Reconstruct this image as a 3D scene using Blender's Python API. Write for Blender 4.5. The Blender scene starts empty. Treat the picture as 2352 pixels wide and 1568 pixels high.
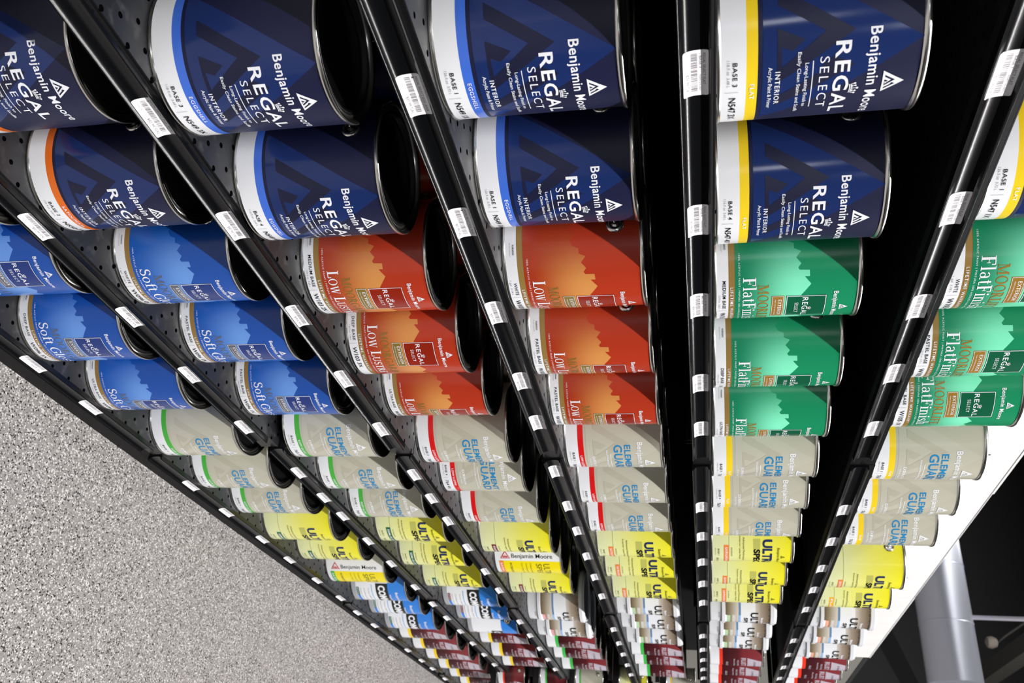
import bpy, bmesh, math, random
from mathutils import Vector, Matrix
from mathutils.geometry import tessellate_polygon

random.seed(7)
S = bpy.context.scene
COL = S.collection
EYE = 1.205            # lens height above the floor
R = 0.0825             # gallon can radius

# ------------------------------------------------------------------ camera
cd = bpy.data.cameras.new('camera')
cam = bpy.data.objects.new('camera', cd)
COL.objects.link(cam)
cd.sensor_width = 36.0
cd.sensor_fit = 'HORIZONTAL'
cd.lens = 2027.7 * 36.0 / 2352.0
fw = Vector((0.84143095, 0.50160882, -0.20095408))
rt = Vector((0.50704505, -0.86148709, -0.02730037))
up = Vector((0.18681345, 0.0789214, 0.97922017))
m = Matrix((up, -rt, -fw)).transposed().to_4x4()      # the camera is held turned a quarter
m.translation = Vector((0, -0.67952, EYE))
cam.matrix_world = m
cd.clip_start = 0.05
cd.dof.use_dof = True
cd.dof.focus_distance = 1.22
cd.dof.aperture_fstop = 11.0
S.camera = cam

# ------------------------------------------------------------------ view, world, lamps
S.view_settings.view_transform = 'Standard'
S.view_settings.look = 'None'
S.view_settings.gamma = 1
S.view_settings.use_curve_mapping = False
S.view_settings.exposure = 0.0
W = bpy.data.worlds.new('world')
S.world = W
W.use_nodes = True
W.node_tree.nodes['Background'].inputs[0].default_value = (0.80, 0.84, 0.90, 1)
W.node_tree.nodes['Background'].inputs[1].default_value = 0.025


def strip_lamp(name, x0, x1, y, z, watts, width=0.10):
    ld = bpy.data.lights.new(name, 'AREA')
    ld.shape = 'RECTANGLE'
    ld.size = x1 - x0
    ld.size_y = width
    ld.energy = watts
    ld.color = (1.0, 0.975, 0.965)
    o = bpy.data.objects.new(name, ld)
    COL.objects.link(o)
    o.location = ((x0 + x1) / 2, y, z)
    return o


MAIN = strip_lamp('strip_lamp', -7.0, 13.0, -4.00, 6.30 + EYE, 2420)
DUCT_FILL = strip_lamp('strip_lamp', -7.0, 13.0, 4.20, 6.30 + EYE, 550)  # added lamp, out of view, to brighten the duct and ceiling

# ------------------------------------------------------------------ materials
def lin(c):
    c = c / 255.0
    return c / 12.92 if c <= 0.04045 else ((c + 0.055) / 1.055) ** 2.4


def rgb(r, g, b):
    return (lin(r), lin(g), lin(b), 1.0)


def mat(name, col, rough=0.5, metal=0.0, spec=0.5, coat=0.0):
    M = bpy.data.materials.new(name)
    M.use_nodes = True
    b = M.node_tree.nodes['Principled BSDF']
    b.inputs['Base Color'].default_value = rgb(*col)
    b.inputs['Roughness'].default_value = rough
    b.inputs['Metallic'].default_value = metal
    b.inputs['Specular IOR Level'].default_value = spec
    if coat:
        b.inputs['Coat Weight'].default_value = coat
        b.inputs['Coat Roughness'].default_value = 0.12
    return M


class NT:
    def __init__(s, M):
        s.t = M.node_tree
        s.b = s.t.nodes['Principled BSDF']

    def n(s, typ, **kw):
        x = s.t.nodes.new(typ)
        for k, v in kw.items():
            if k.startswith('i_'):
                x.inputs[int(k[2:])].default_value = v
            else:
                setattr(x, k, v)
        return x

    def l(s, a, b):
        s.t.links.new(a, b)

    def math(s, op, a, b=None, c=None):
        x = s.n('ShaderNodeMath', operation=op)
        for i, v in enumerate((a, b, c)):
            if v is None:
                continue
            if isinstance(v, (int, float)):
                x.inputs[i].default_value = v
            else:
                s.l(v, x.inputs[i])
        return x.outputs[0]

    def smooth(s, v, lo, hi):
        x = s.n('ShaderNodeMapRange', interpolation_type='SMOOTHSTEP')
        s.l(v, x.inputs[0])
        x.inputs[1].default_value = lo
        x.inputs[2].default_value = hi
        return x.outputs[0]

    def mix(s, f, a, b):
        x = s.n('ShaderNodeMix', data_type='RGBA')
        for i, v in ((0, f), (6, a), (7, b)):
            if isinstance(v, (int, float, tuple)):
                x.inputs[i].default_value = v
            else:
                s.l(v, x.inputs[i])
        return x.outputs[2]


LAB = dict(rough=0.24, spec=0.42)
INK = dict(rough=0.36, spec=0.4)
M = {}
for nm, c in dict(white_paper=(236, 238, 242), white_ink=(240, 242, 248), black_ink=(28, 28, 32),
                  grey_ink=(150, 152, 156), navy=(20, 24, 58), navy_dark=(21, 24, 53), navy_light=(29, 47, 99),
                  band_blue=(66, 112, 216), band_orange=(226, 108, 26), band_yellow=(246, 212, 40),
                  band_green=(74, 178, 66), band_red=(216, 28, 30), bronze=(150, 120, 66),
                  soft_blue=(22, 78, 166), lustre_orange=(178, 56, 32), flat_green=(26, 140, 94),
                  box_navy=(26, 52, 122), box_rust=(142, 36, 18), box_forest=(16, 92, 62),
                  bronze_blue=(96, 98, 110), bronze_orange=(134, 112, 52), bronze_green=(158, 118, 46),
                  sand=(188, 186, 169), sand_light=(192, 190, 174), sand_dark=(184, 181, 164), teal_ink=(44, 136, 190),
                  deep_navy=(38, 50, 92), tab_green=(28, 104, 66), tab_maroon=(120, 34, 38), tab_orange=(240, 136, 66),
                  tab_amber=(246, 178, 40), tab_pink=(232, 120, 120), tab_lime=(160, 208, 130), pale_grey=(172, 176, 182),
                  charcoal=(36, 40, 38), sky_blue=(56, 134, 224), pale_blue=(150, 190, 236), steel_blue=(104, 138, 176),
                  tan_ink=(206, 198, 184), white_plastic=(224, 226, 230), maroon_pale=(190, 180, 192), bright_yellow=(243, 224, 28),
                  bright_red=(240, 62, 40), bright_green=(66, 190, 82), olive_ink=(104, 104, 40), logo_red=(196, 44, 44)).items():
    M[nm] = mat(nm, c, **LAB)
for nm in ('navy', 'navy_dark'):
    M[nm].node_tree.nodes['Principled BSDF'].inputs['Roughness'].default_value = 0.46
M['navy_light'].node_tree.nodes['Principled BSDF'].inputs['Roughness'].default_value = 0.15
M['steel'] = mat('steel', (214, 212, 206), 0.24, 1.0)
M['lid_steel'] = mat('lid_steel', (176, 178, 182), 0.18, 1.0)
M['black_shelf'] = mat('black_shelf', (16, 16, 18), 0.36, 0.0, 0.5)
M['black_rail'] = mat('black_rail', (11, 12, 14), 0.20, 0.0, 0.3)
M['kick_black'] = mat('kick_black', (7, 7, 8), 0.6, 0.0, 0.2)
M['sticker_ink'] = mat('sticker_ink', (92, 84, 92), 0.5)
M['sticker'] = mat('sticker', (240, 240, 243), 0.5)
M['panel_white'] = mat('panel_white', (240, 240, 240), 0.45)
M['panel_grey'] = mat('panel_grey', (120, 119, 112), 0.5)
M['panel_cap'] = mat('panel_cap', (34, 35, 36), 0.5)
M['duct_metal'] = mat('duct_metal', (188, 192, 204), 0.33, 0.65)
M['dark_paint'] = mat('dark_paint', (44, 45, 47), 0.75)
M['beam_paint'] = mat('beam_paint', (58, 56, 52), 0.7)
M['rod_metal'] = mat('rod_metal', (200, 198, 206), 0.4, 0.3)
M['camera_grey'] = mat('camera_grey', (140, 132, 124), 0.6)
M['lamp_white'] = mat('lamp_white', (230, 230, 230), 0.5)


def uv_nodes(N):
    u = N.n('ShaderNodeUVMap')
    sp = N.n('ShaderNodeSeparateXYZ')
    N.l(u.outputs[0], sp.inputs[0])
    return sp.outputs[0], sp.outputs[1]               # millimetres on the unrolled label


def skyline_mat(name, base, light):
    M_ = mat(name, base, **LAB)
    N = NT(M_)
    u, v = uv_nodes(N)
    a = N.smooth(v, 34, 112)
    b = N.smooth(N.math('ABSOLUTE', u), 128, 42)
    f = N.math('MULTIPLY', a, b)
    N.l(N.mix(f, rgb(*base), rgb(*light)), N.b.inputs['Base Color'])
    return M_


M['sky_soft_blue'] = skyline_mat('sky_soft_blue', (22, 88, 180), (104, 154, 226))
M['sky_orange'] = skyline_mat('sky_orange', (168, 56, 30), (214, 146, 80))
M['sky_green'] = skyline_mat('sky_green', (24, 132, 92), (132, 240, 196))


def ramp_mat(name, stops):
    M_ = mat(name, stops[0][1], **LAB)
    N = NT(M_)
    u, v = uv_nodes(N)
    r = N.n('ShaderNodeValToRGB')
    e = r.color_ramp.elements
    while len(e) < len(stops):
        e.new(0.5)
    for k, (p, c) in enumerate(stops):
        e[k].position = p / 190.0
        e[k].color = rgb(*c)
    N.l(N.math('DIVIDE', v, 190.0), r.inputs[0])
    N.l(r.outputs[0], N.b.inputs['Base Color'])
    return M_


M['lemon'] = ramp_mat('lemon', [(0, (224, 228, 184)), (45, (227, 231, 166)), (110, (233, 230, 104)), (185, (238, 231, 34))])
M['wood_low'] = ramp_mat('wood_low', [(44, (88, 74, 54)), (58, (150, 136, 112)), (84, (220, 214, 204))])
M['wood_high'] = ramp_mat('wood_high', [(128, (214, 208, 200)), (146, (164, 150, 134)), (166, (124, 108, 90)), (173, (84, 70, 54))])
M['maroon'] = ramp_mat('maroon', [(46, (56, 24, 28)), (100, (84, 34, 38)), (120, (128, 48, 52)), (186, (138, 58, 62))])
M['shade_bar'] = ramp_mat('shade_bar', [(0, (190, 190, 100)), (190, (190, 190, 100))])


def perforated(name, base, hole, rough, pitch=0.0290, rad=0.0035):
    M_ = mat(name, base, rough)
    N = NT(M_)
    tc = N.n('ShaderNodeTexCoord')
    sp = N.n('ShaderNodeSeparateXYZ')
    N.l(tc.outputs['Object'], sp.inputs[0])
    ds = []
    for off in (0.0, 0.5):
        q = []
        for ax, p in ((0, pitch * 1.6), (1, pitch * 1.25)):
            t = N.math('ADD', N.math('DIVIDE', sp.outputs[ax], p), off)
            f = N.math('SUBTRACT', N.math('FRACT', t), 0.5)
            f = N.math('MULTIPLY', f, p)
            q.append(N.math('MULTIPLY', f, f))
        ds.append(N.math('SQRT', N.math('ADD', q[0], q[1])))
    d = N.math('MINIMUM', ds[0], ds[1])
    k = N.math('LESS_THAN', d, rad)
    no = N.n('ShaderNodeTexNoise')
    no.inputs['Scale'].default_value = 55
    no.inputs['Detail'].default_value = 5
    N.l(tc.outputs['Object'], no.inputs['Vector'])
    worn = N.smooth(no.outputs[0], 0.52, 0.75)
    c = N.mix(N.math('MULTIPLY', worn, 0.18), rgb(*base), rgb(110, 108, 108))
    N.l(N.mix(k, c, rgb(*hole)), N.b.inputs['Base Color'])
    N.l(N.math('ADD', N.math('MULTIPLY', k, 0.5), rough), N.b.inputs['Roughness'])
    N.l(N.math('SUBTRACT', 0.5, N.math('MULTIPLY', k, 0.5)), N.b.inputs['Specular IOR Level'])
    bp = N.n('ShaderNodeBump')
    bp.inputs['Strength'].default_value = 0.10
    bp.inputs['Distance'].default_value = 0.002
    N.l(no.outputs[0], bp.inputs['Height'])
    N.l(bp.outputs[0], N.b.inputs['Normal'])
    return M_


M['deck_black'] = perforated('deck_black', (29, 30, 33), (4, 4, 5), 0.36)
M['deck_under'] = perforated('deck_under', (7, 7, 8), (34, 33, 31), 0.75)


def flake_floor():
    M_ = mat('flake_floor', (172, 169, 166), 0.42)
    N = NT(M_)
    tc = N.n('ShaderNodeTexCoord')
    no = N.n('ShaderNodeTexNoise')
    no.inputs['Scale'].default_value = 420
    no.inputs['Detail'].default_value = 2
    N.l(tc.outputs['Object'], no.inputs['Vector'])
    vm = N.n('ShaderNodeVectorMath', operation='MULTIPLY_ADD')
    N.l(no.outputs['Color'], vm.inputs[0])
    vm.inputs[1].default_value = (0.0035, 0.0035, 0)
    N.l(tc.outputs['Object'], vm.inputs[2])
    col = rgb(160, 157, 154)
    out = None
    for sc, black, white in ((270, 0.110, 0.17), (440, 0.10, 0.12)):
        vo = N.n('ShaderNodeTexVoronoi', voronoi_dimensions='2D')
        vo.inputs['Scale'].default_value = sc
        N.l(vm.outputs[0], vo.inputs['Vector'])
        sp = N.n('ShaderNodeSeparateColor')
        N.l(vo.outputs['Color'], sp.inputs[0])
        core = N.math('LESS_THAN', vo.outputs['Distance'], 0.50)
        kb = N.math('MULTIPLY', N.math('LESS_THAN', sp.outputs[0], black), core)
        kw = N.math('MULTIPLY', N.math('GREATER_THAN', sp.outputs[0], 1 - white), core)
        c0 = N.mix(sp.outputs[1], rgb(128, 125, 123), rgb(142, 139, 136)) if out is None else out
        out = N.mix(kw, c0, rgb(198, 195, 194))
        out = N.mix(kb, out, rgb(22, 25, 27))
    N.l(out, N.b.inputs['Base Color'])
    return M_


M['flake_floor'] = flake_floor()


def corrugated():
    M_ = mat('panel_ribbed', (242, 241, 240), 0.38)
    N = NT(M_)
    tc = N.n('ShaderNodeTexCoord')
    mp = N.n('ShaderNodeMapping')
    mp.inputs['Scale'].default_value = (5.0, 1.0, 0.35)
    N.l(tc.outputs['Object'], mp.inputs[0])
    no = N.n('ShaderNodeTexNoise')
    no.inputs['Scale'].default_value = 1.6
    no.inputs['Detail'].default_value = 2
    N.l(mp.outputs[0], no.inputs['Vector'])
    bp = N.n('ShaderNodeBump')
    bp.inputs['Strength'].default_value = 0.35
    bp.inputs['Distance'].default_value = 0.02
    N.l(no.outputs[0], bp.inputs['Height'])
    N.l(bp.outputs[0], N.b.inputs['Normal'])
    return M_


M['panel_ribbed'] = corrugated()

# ------------------------------------------------------------------ object helpers
def new_obj(name, me, parent=None):
    o = bpy.data.objects.new(name, me)
    COL.objects.link(o)
    if parent is not None:
        o.parent = parent
    return o


def tag(o, label=None, cat=None, group=None, kind=None):
    if label:
        o['label'] = label
    if cat:
        o['category'] = cat
    if group:
        o['group'] = group
    if kind:
        o['kind'] = kind
    return o


def empty(name, loc, rz=0.0):
    o = bpy.data.objects.new(name, None)
    COL.objects.link(o)
    o.location = loc
    o.rotation_euler = (0, 0, rz)
    o.empty_display_size = 0.05
    return o


def mesh_from(name, verts, faces, mats, idx=None, smooth=False):
    me = bpy.data.meshes.new(name)
    me.from_pydata(verts, [], faces)
    for m_ in mats:
        me.materials.append(M[m_])
    if idx:
        me.polygons.foreach_set('material_index', idx)
    if smooth:
        me.polygons.foreach_set('use_smooth', [True] * len(me.polygons))
    me.update()
    return me


class Box:
    """collects boxes into one mesh"""
    def __init__(s):
        s.v, s.f, s.m = [], [], []

    def add(s, x0, x1, y0, y1, z0, z1, mi=0):
        b = len(s.v)
        s.v += [(x, y, z) for z in (z0, z1) for y in (y0, y1) for x in (x0, x1)]
        for q in ((0, 2, 3, 1), (4, 5, 7, 6), (0, 1, 5, 4), (2, 6, 7, 3), (0, 4, 6, 2), (1, 3, 7, 5)):
            s.f.append([b + i for i in q])
            s.m.append(mi)

    def mesh(s, name, mats):
        return mesh_from(name, s.v, s.f, mats, s.m)


def lathe(name, prof, mats, seg=72, idx=None, smooth_ang=None):
    v, f, mi = [], [], []
    for (r, z) in prof:
        for k in range(seg):
            a = 2 * math.pi * k / seg
            v.append((r * math.sin(a), -r * math.cos(a), z))
    for j in range(len(prof) - 1):
        for k in range(seg):
            k2 = (k + 1) % seg
            f.append((j * seg + k, j * seg + k2, (j + 1) * seg + k2, (j + 1) * seg + k))
            mi.append(idx[j] if idx else 0)
    for j, rev in ((0, True), (len(prof) - 1, False)):
        ring = [j * seg + k for k in range(seg)]
        f.append(ring[::-1] if rev else ring)
        mi.append(idx[min(j, len(prof) - 2)] if idx else 0)
    me = mesh_from(name, v, f, mats, mi, smooth=True)
    me.set_sharp_from_angle(angle=math.radians(smooth_ang or 40))
    return me


def tube(name, pts, rad, mats, seg=8, closed=False):
    v, f = [], []
    n = len(pts)
    P = [Vector(p) for p in pts]
    for i, p in enumerate(P):
        d = (P[min(i + 1, n - 1)] - P[max(i - 1, 0)]).normalized()
        a = d.cross(Vector((0, 0, 1)))
        if a.length < 1e-3:
            a = d.cross(Vector((1, 0, 0)))
        a.normalize()
        b = d.cross(a)
        for k in range(seg):
            t = 2 * math.pi * k / seg
            v.append(tuple(p + a * rad * math.cos(t) + b * rad * math.sin(t)))
    for i in range(n - 1):
        for k in range(seg):
            k2 = (k + 1) % seg
            f.append((i * seg + k, i * seg + k2, (i + 1) * seg + k2, (i + 1) * seg + k))
    f.append(list(range(seg))[::-1])
    f.append([(n - 1) * seg + k for k in range(seg)])
    return mesh_from(name, v, f, mats, smooth=True)


# ------------------------------------------------------------------ print: flat artwork in mm, wrapped later
_tx = {}


def text_geo(s, bold, space=1.0):
    key = (s, bold, space)
    if key in _tx:
        return _tx[key]
    cu = bpy.data.curves.new('t', 'FONT')
    cu.body = s
    cu.size = 1.0
    cu.offset = bold
    cu.space_character = space
    cu.resolution_u = 3
    o = bpy.data.objects.new('t', cu)
    COL.objects.link(o)
    bpy.context.view_layer.update()
    ev = o.evaluated_get(bpy.context.evaluated_depsgraph_get())
    me = ev.to_mesh()
    v = [(p.co.x, p.co.y) for p in me.vertices]
    f = [tuple(p.vertices) for p in me.polygons]
    ev.to_mesh_clear()
    bpy.data.objects.remove(o)
    bpy.data.curves.remove(cu)
    _tx[key] = (v, f)
    return v, f


def cap_h(bold):
    v, f = text_geo('H', bold)
    return max(p[1] for p in v), min(p[1] for p in v)


def arc(cx, cy, rx, ry, a0, a1, ts, tt, n=14):
    """one thick-thin bowl: list of quads"""
    out = []
    pr = None
    for k in range(n + 1):
        a = math.radians(a0 + (a1 - a0) * k / n)
        c, s_ = math.cos(a), math.sin(a)
        o_ = (cx + rx * c, cy + ry * s_)
        i_ = (cx + (rx - ts) * c, cy + (ry - tt) * s_)
        if pr:
            out.append([pr[0], o_, i_, pr[1]])
        pr = (o_, i_)
    return out


def rc(x0, y0, x1, y1):
    return [[(x0, y0), (x1, y0), (x1, y1), (x0, y1)]]


def serif_glyph(ch):
    """hand drawn roman capitals and small letters, cap height 1: (width, polygons)"""
    st, th, sf = 0.17, 0.06, 0.05
    def stem(x, h=1.0, y=0.0, w=0.10):
        return rc(x, y, x + st, h) + rc(x - w, y, x + st + w, y + sf) + rc(x - w, h - sf, x + st + w, h)
    def dia(x0, y0, x1, y1, w):
        return [[(x0 - w / 2, y0), (x0 + w / 2, y0), (x1 + w / 2, y1), (x1 - w / 2, y1)]]
    if ch == 'F':
        return 0.72, stem(.14) + rc(.14, .93, .66, 1) + rc(.60, .72, .66, 1) + rc(.14, .48, .52, .54) + rc(.49, .38, .53, .64)
    if ch == 'E':
        return 0.76, stem(.14) + rc(.14, .93, .68, 1) + rc(.63, .74, .68, 1) + rc(.14, .48, .52, .54) + rc(.49, .38, .53, .64) + rc(.14, 0, .70, .07) + rc(.65, 0, .71, .28)
    if ch == 'L':
        return 0.72, stem(.14) + rc(.14, 0, .68, .07) + rc(.62, 0, .69, .30)
    if ch == 'I':
        return 0.42, stem(.13)
    if ch == 'O':
        return 0.94, arc(.47, .5, .43, .52, 0, 360, .15, .05, 24)
    if ch == 'D':
        return 0.88, stem(.14) + arc(.36, .5, .46, .5, -90, 90, .15, .06)
    if ch == 'G':
        return 0.92, arc(.48, .5, .44, .52, 42, 318, .15, .05, 22) + rc(.70, .06, .83, .46) + rc(.58, .42, .92, .46) + rc(.78, .72, .83, .98)
    if ch == 'S':
        return 0.64, arc(.33, .75, .25, .27, 20, 255, .12, .06) + arc(.33, .26, .27, .28, 75, -160, .12, .06) + dia(.40, .44, .22, .60, .26) + rc(.52, .72, .56, .98) + rc(.06, .02, .10, .30)
    if ch == 'T':
        return 0.80, rc(.33, 0, .48, 1) + rc(.22, 0, .59, sf) + rc(.04, .93, .77, 1) + rc(.04, .72, .09, 1) + rc(.72, .72, .77, 1)
    if ch == 'U':
        return 0.88, rc(.12, .30, .27, 1) + rc(.02, 1 - sf, .37, 1) + rc(.68, .30, .74, 1) + rc(.60, 1 - sf, .84, 1) + arc(.43, .31, .31, .32, 180, 360, .11, .08)
    if ch == 'R':
        return 0.88, stem(.14) + arc(.32, .735, .32, .265, -90, 90, .13, .05) + dia(.76, 0, .42, .50, .17) + rc(.66, 0, .90, sf)
    if ch == 'M':
        return 1.14, rc(.14, 0, .20, 1) + rc(.02, 0, .32, sf) + rc(.02, 1 - sf, .26, 1) + dia(.55, 0, .23, 1, .16) + dia(.55, 0, .88, 1, .06) + rc(.85, 0, 1.0, 1) + rc(.76, 0, 1.1, sf) + rc(.86, 1 - sf, 1.1, 1)
    if ch == 'W':
        return 1.24, dia(.40, 0, .16, 1, .15) + dia(.40, 0, .62, .96, .05) + dia(.84, 0, .60, 1, .15) + dia(.84, 0, 1.08, 1, .05) + rc(.02, 1 - sf, .30, 1) + rc(.48, 1 - sf, .74, 1) + rc(.96, 1 - sf, 1.2, 1)
    if ch == 'A':
        return 0.94, dia(.80, 0, .48, 1, .16) + dia(.14, 0, .46, 1, .06) + rc(.24, .30, .66, .36) + rc(.02, 0, .28, sf) + rc(.62, 0, .96, sf)
    if ch == 'o':
        return 0.62, arc(.31, .33, .28, .35, 0, 360, .12, .05, 20)
    if ch == 'f':
        return 0.42, rc(.14, 0, .27, .84) + rc(.04, 0, .38, sf) + rc(.04, .62, .40, .67) + arc(.34, .84, .20, .20, 180, 40, .12, .05)
    if ch == 't':
        return 0.40, rc(.12, .14, .25, .86) + rc(.03, .62, .36, .67) + arc(.28, .15, .16, .17, 180, 330, .10, .05)
    if ch == 'l':
        return 0.34, rc(.10, 0, .23, 1.04) + rc(.01, 0, .33, sf) + rc(.01, 1.0, .23, 1.04)
    if ch == 'i':
        return 0.34, rc(.10, 0, .23, .68) + rc(.01, 0, .33, sf) + rc(.01, .64, .23, .68) + arc(.165, .88, .085, .085, 0, 360, .084, .084, 10)
    if ch == 'n':
        return 0.70, rc(.09, 0, .22, .68) + rc(.0, 0, .31, sf) + rc(.0, .64, .2, .68) + arc(.34, .42, .24, .27, 0, 150, .13, .06) + rc(.45, 0, .58, .43) + rc(.37, 0, .67, sf)
    if ch == 'h':
        return 0.70, rc(.09, 0, .22, 1.04) + rc(.0, 0, .31, sf) + rc(.0, 1.0, .2, 1.04) + arc(.34, .42, .24, .27, 0, 150, .13, .06) + rc(.45, 0, .58, .43) + rc(.37, 0, .67, sf)
    if ch == 's':
        return 0.50, arc(.25, .50, .19, .19, 20, 255, .10, .05) + arc(.25, .17, .20, .19, 75, -160, .10, .05) + dia(.30, .27, .20, .41, .20)
    if ch == 'a':
        return 0.60, arc(.26, .46, .22, .23, 0, 160, .12, .05) + rc(.36, .08, .48, .47) + arc(.25, .19, .21, .20, 0, 360, .11, .05, 16) + rc(.44, 0, .58, .06)
    return 0.34, []


class Print:
    def __init__(s):
        s.v, s.f, s.m, s.mats = [], [], [], []

    def mi(s, name):
        if name not in s.mats:
            s.mats.append(name)
        return s.mats.index(name)

    def poly(s, pts, mat_, layer=1, holes=()):
        loops = [[Vector((p[0], p[1], 0)) for p in l] for l in [pts] + list(holes)]
        flat = [p for l in loops for p in l]
        b = len(s.v)
        s.v += [(p.x, p.y, layer) for p in flat]
        k = s.mi(mat_)
        for t in tessellate_polygon(loops):
            s.f.append(tuple(b + i for i in t))
            s.m.append(k)

    def rect(s, u0, u1, v0, v1, mat_, layer=1):
        s.poly([(u0, v0), (u1, v0), (u1, v1), (u0, v1)], mat_, layer)

    def frame(s, u0, u1, v0, v1, w, mat_, layer=2):
        s.rect(u0, u1, v0, v0 + w, mat_, layer)
        s.rect(u0, u1, v1 - w, v1, mat_, layer)
        s.rect(u0, u0 + w, v0 + w, v1 - w, mat_, layer)
        s.rect(u1 - w, u1, v0 + w, v1 - w, mat_, layer)

    def text(s, body, u0, u1, base, cap, mat_, bold=0.0, layer=3, turn=False, sp=1.0):
        v, f = text_geo(body, bold, sp)
        if not v:
            return
        hi, lo = cap_h(bold)
        x0, x1 = min(p[0] for p in v), max(p[0] for p in v)
        sx = (u1 - u0) / (x1 - x0)
        sy = cap / (hi - lo)
        b = len(s.v)
        k = s.mi(mat_)
        for (x, y) in v:
            p = (u0 + (x - x0) * sx, base + (y - lo) * sy)
            if turn:                                    # reads upwards: (along, across) -> (u, v)
                p = (-p[1], p[0])
            s.v.append((p[0], p[1], layer))
        for q in f:
            s.f.append(tuple(b + i for i in q))
            s.m.append(k)

    def serif(s, body, u0, u1, base, cap, mat_, layer=3, small=1.0):
        gl, x = [], 0.0
        for n, ch in enumerate(body):
            if ch == ' ':
                x += 0.3
                continue
            sc = 1.0
            if small != 1.0 and ch.islower():
                w, ps = serif_glyph(ch.upper())
                sc = small
            else:
                w, ps = serif_glyph(ch)
            for p in ps:
                gl.append([(x + q[0] * sc, q[1] * sc) for q in p])
            x += w * sc + 0.02
        k = (u1 - u0) / x
        for p in gl:
            s.poly([(u0 + q[0] * k, base + q[1] * cap) for q in p], mat_, layer)

    def build(s, name, wrap, cuts_u=None, cuts_v=None, normal=None):
        bm = bmesh.new()
        vs = [bm.verts.new(p) for p in s.v]
        for q, k in zip(s.f, s.m):
            try:
                fc = bm.faces.new([vs[i] for i in q])
                fc.material_index = k
            except ValueError:
                pass
        bm.normal_update()
        for fc in bm.faces:
            if fc.normal.z < 0:
                fc.normal_flip()
        for cuts, no in ((cuts_u, (1, 0, 0)), (cuts_v, (0, 1, 0))):
            for c in cuts or ():
                co = (c, 0, 0) if no[0] else (0, c, 0)
                g = [e for e in bm.edges if (e.verts[0].co[0 if no[0] else 1] - c) * (e.verts[1].co[0 if no[0] else 1] - c) < -1e-9]
                if not g:
                    continue
                fs = set(f_ for e in g for f_ in e.link_faces)
                geom = list(fs) + list(set(e for f_ in fs for e in f_.edges)) + list(set(w for f_ in fs for w in f_.verts))
                bmesh.ops.bisect_plane(bm, geom=geom, plane_co=co, plane_no=no)
        bmesh.ops.remove_doubles(bm, verts=bm.verts[:], dist=0.004)
        uvl = bm.loops.layers.uv.new('UVMap')
        for fc in bm.faces:
            fc.smooth = True
            for lp in fc.loops:
                lp[uvl].uv = (lp.vert.co.x, lp.vert.co.y)
        for w in bm.verts:
            w.co = wrap(w.co.x, w.co.y, w.co.z)[0]
        me = bpy.data.meshes.new(name)
        bm.verts.index_update()
        bm.to_mesh(me)
        bm.free()
        for q in s.mats:
            me.materials.append(M[q])
        return me


SEG = 96
STEP = 2 * math.pi * (R * 1000) / SEG
CUTS = [k * STEP for k in range(-SEG // 2, SEG // 2 + 1)]


def wrap_can(u, v, layer):
    a = u / (R * 1000)
    r = R + 0.0004 + layer * 0.00016
    n = (math.sin(a), -math.cos(a), 0.0)
    return (r * n[0], r * n[1], v / 1000.0), n


def wrap_bucket(u, v, layer):
    a = u / (R * 1000)
    r = R - 0.004 + 0.004 * v / 190.0 + 0.0004 + layer * 0.00016
    n = (math.sin(a), -math.cos(a), 0.0)
    return (r * n[0], r * n[1], v / 1000.0), n


HALF = math.pi * R * 1000

# ---- the triangular emblem, traced on a unit: three corners, cut-outs
_E = dict(o=[(140, 130), (345, 1425), (1740, 720)],
          a=[(325, 370), (1100, 660), (425, 1025), (360, 640), (640, 715), (530, 790), (420, 765), (450, 905), (825, 665), (345, 490)],
          b=[(1150, 895), (940, 830), (850, 890), (855, 930), (445, 1140), (455, 1240)])


def emblem_pts(pts, cu, base, half, h):
    L, Rr, A = [Vector(p) for p in _E['o']]
    e1, e2 = Rr - L, A - L
    det = e1.x * e2.y - e1.y * e2.x
    out = []
    for p in pts:
        d = Vector(p) - L
        s_ = (d.x * e2.y - d.y * e2.x) / det
        t = (e1.x * d.y - e1.y * d.x) / det
        out.append((cu - half + 2 * half * s_ + half * t, base + h * t))
    return out


def emblem(P, cu, base, half, h, mat_, layer=3, cut=None):
    o = emblem_pts(_E['o'], cu, base, half, h)
    a = emblem_pts(_E['a'], cu, base, half, h)
    b = emblem_pts(_E['b'], cu, base, half, h)
    if cut:
        P.poly(o, mat_, layer)
        P.poly(a, cut, layer + 1)
        P.poly(b, cut, layer + 1)
    else:
        P.poly(o, mat_, layer, holes=(a, b))


def bands(P, stops):
    for (v0, v1, mt) in stops:
        n = max(1, int(SEG))
        for k in range(n):
            P.rect(CUTS[k], CUTS[k + 1], v0, v1, mt, 0)


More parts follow.
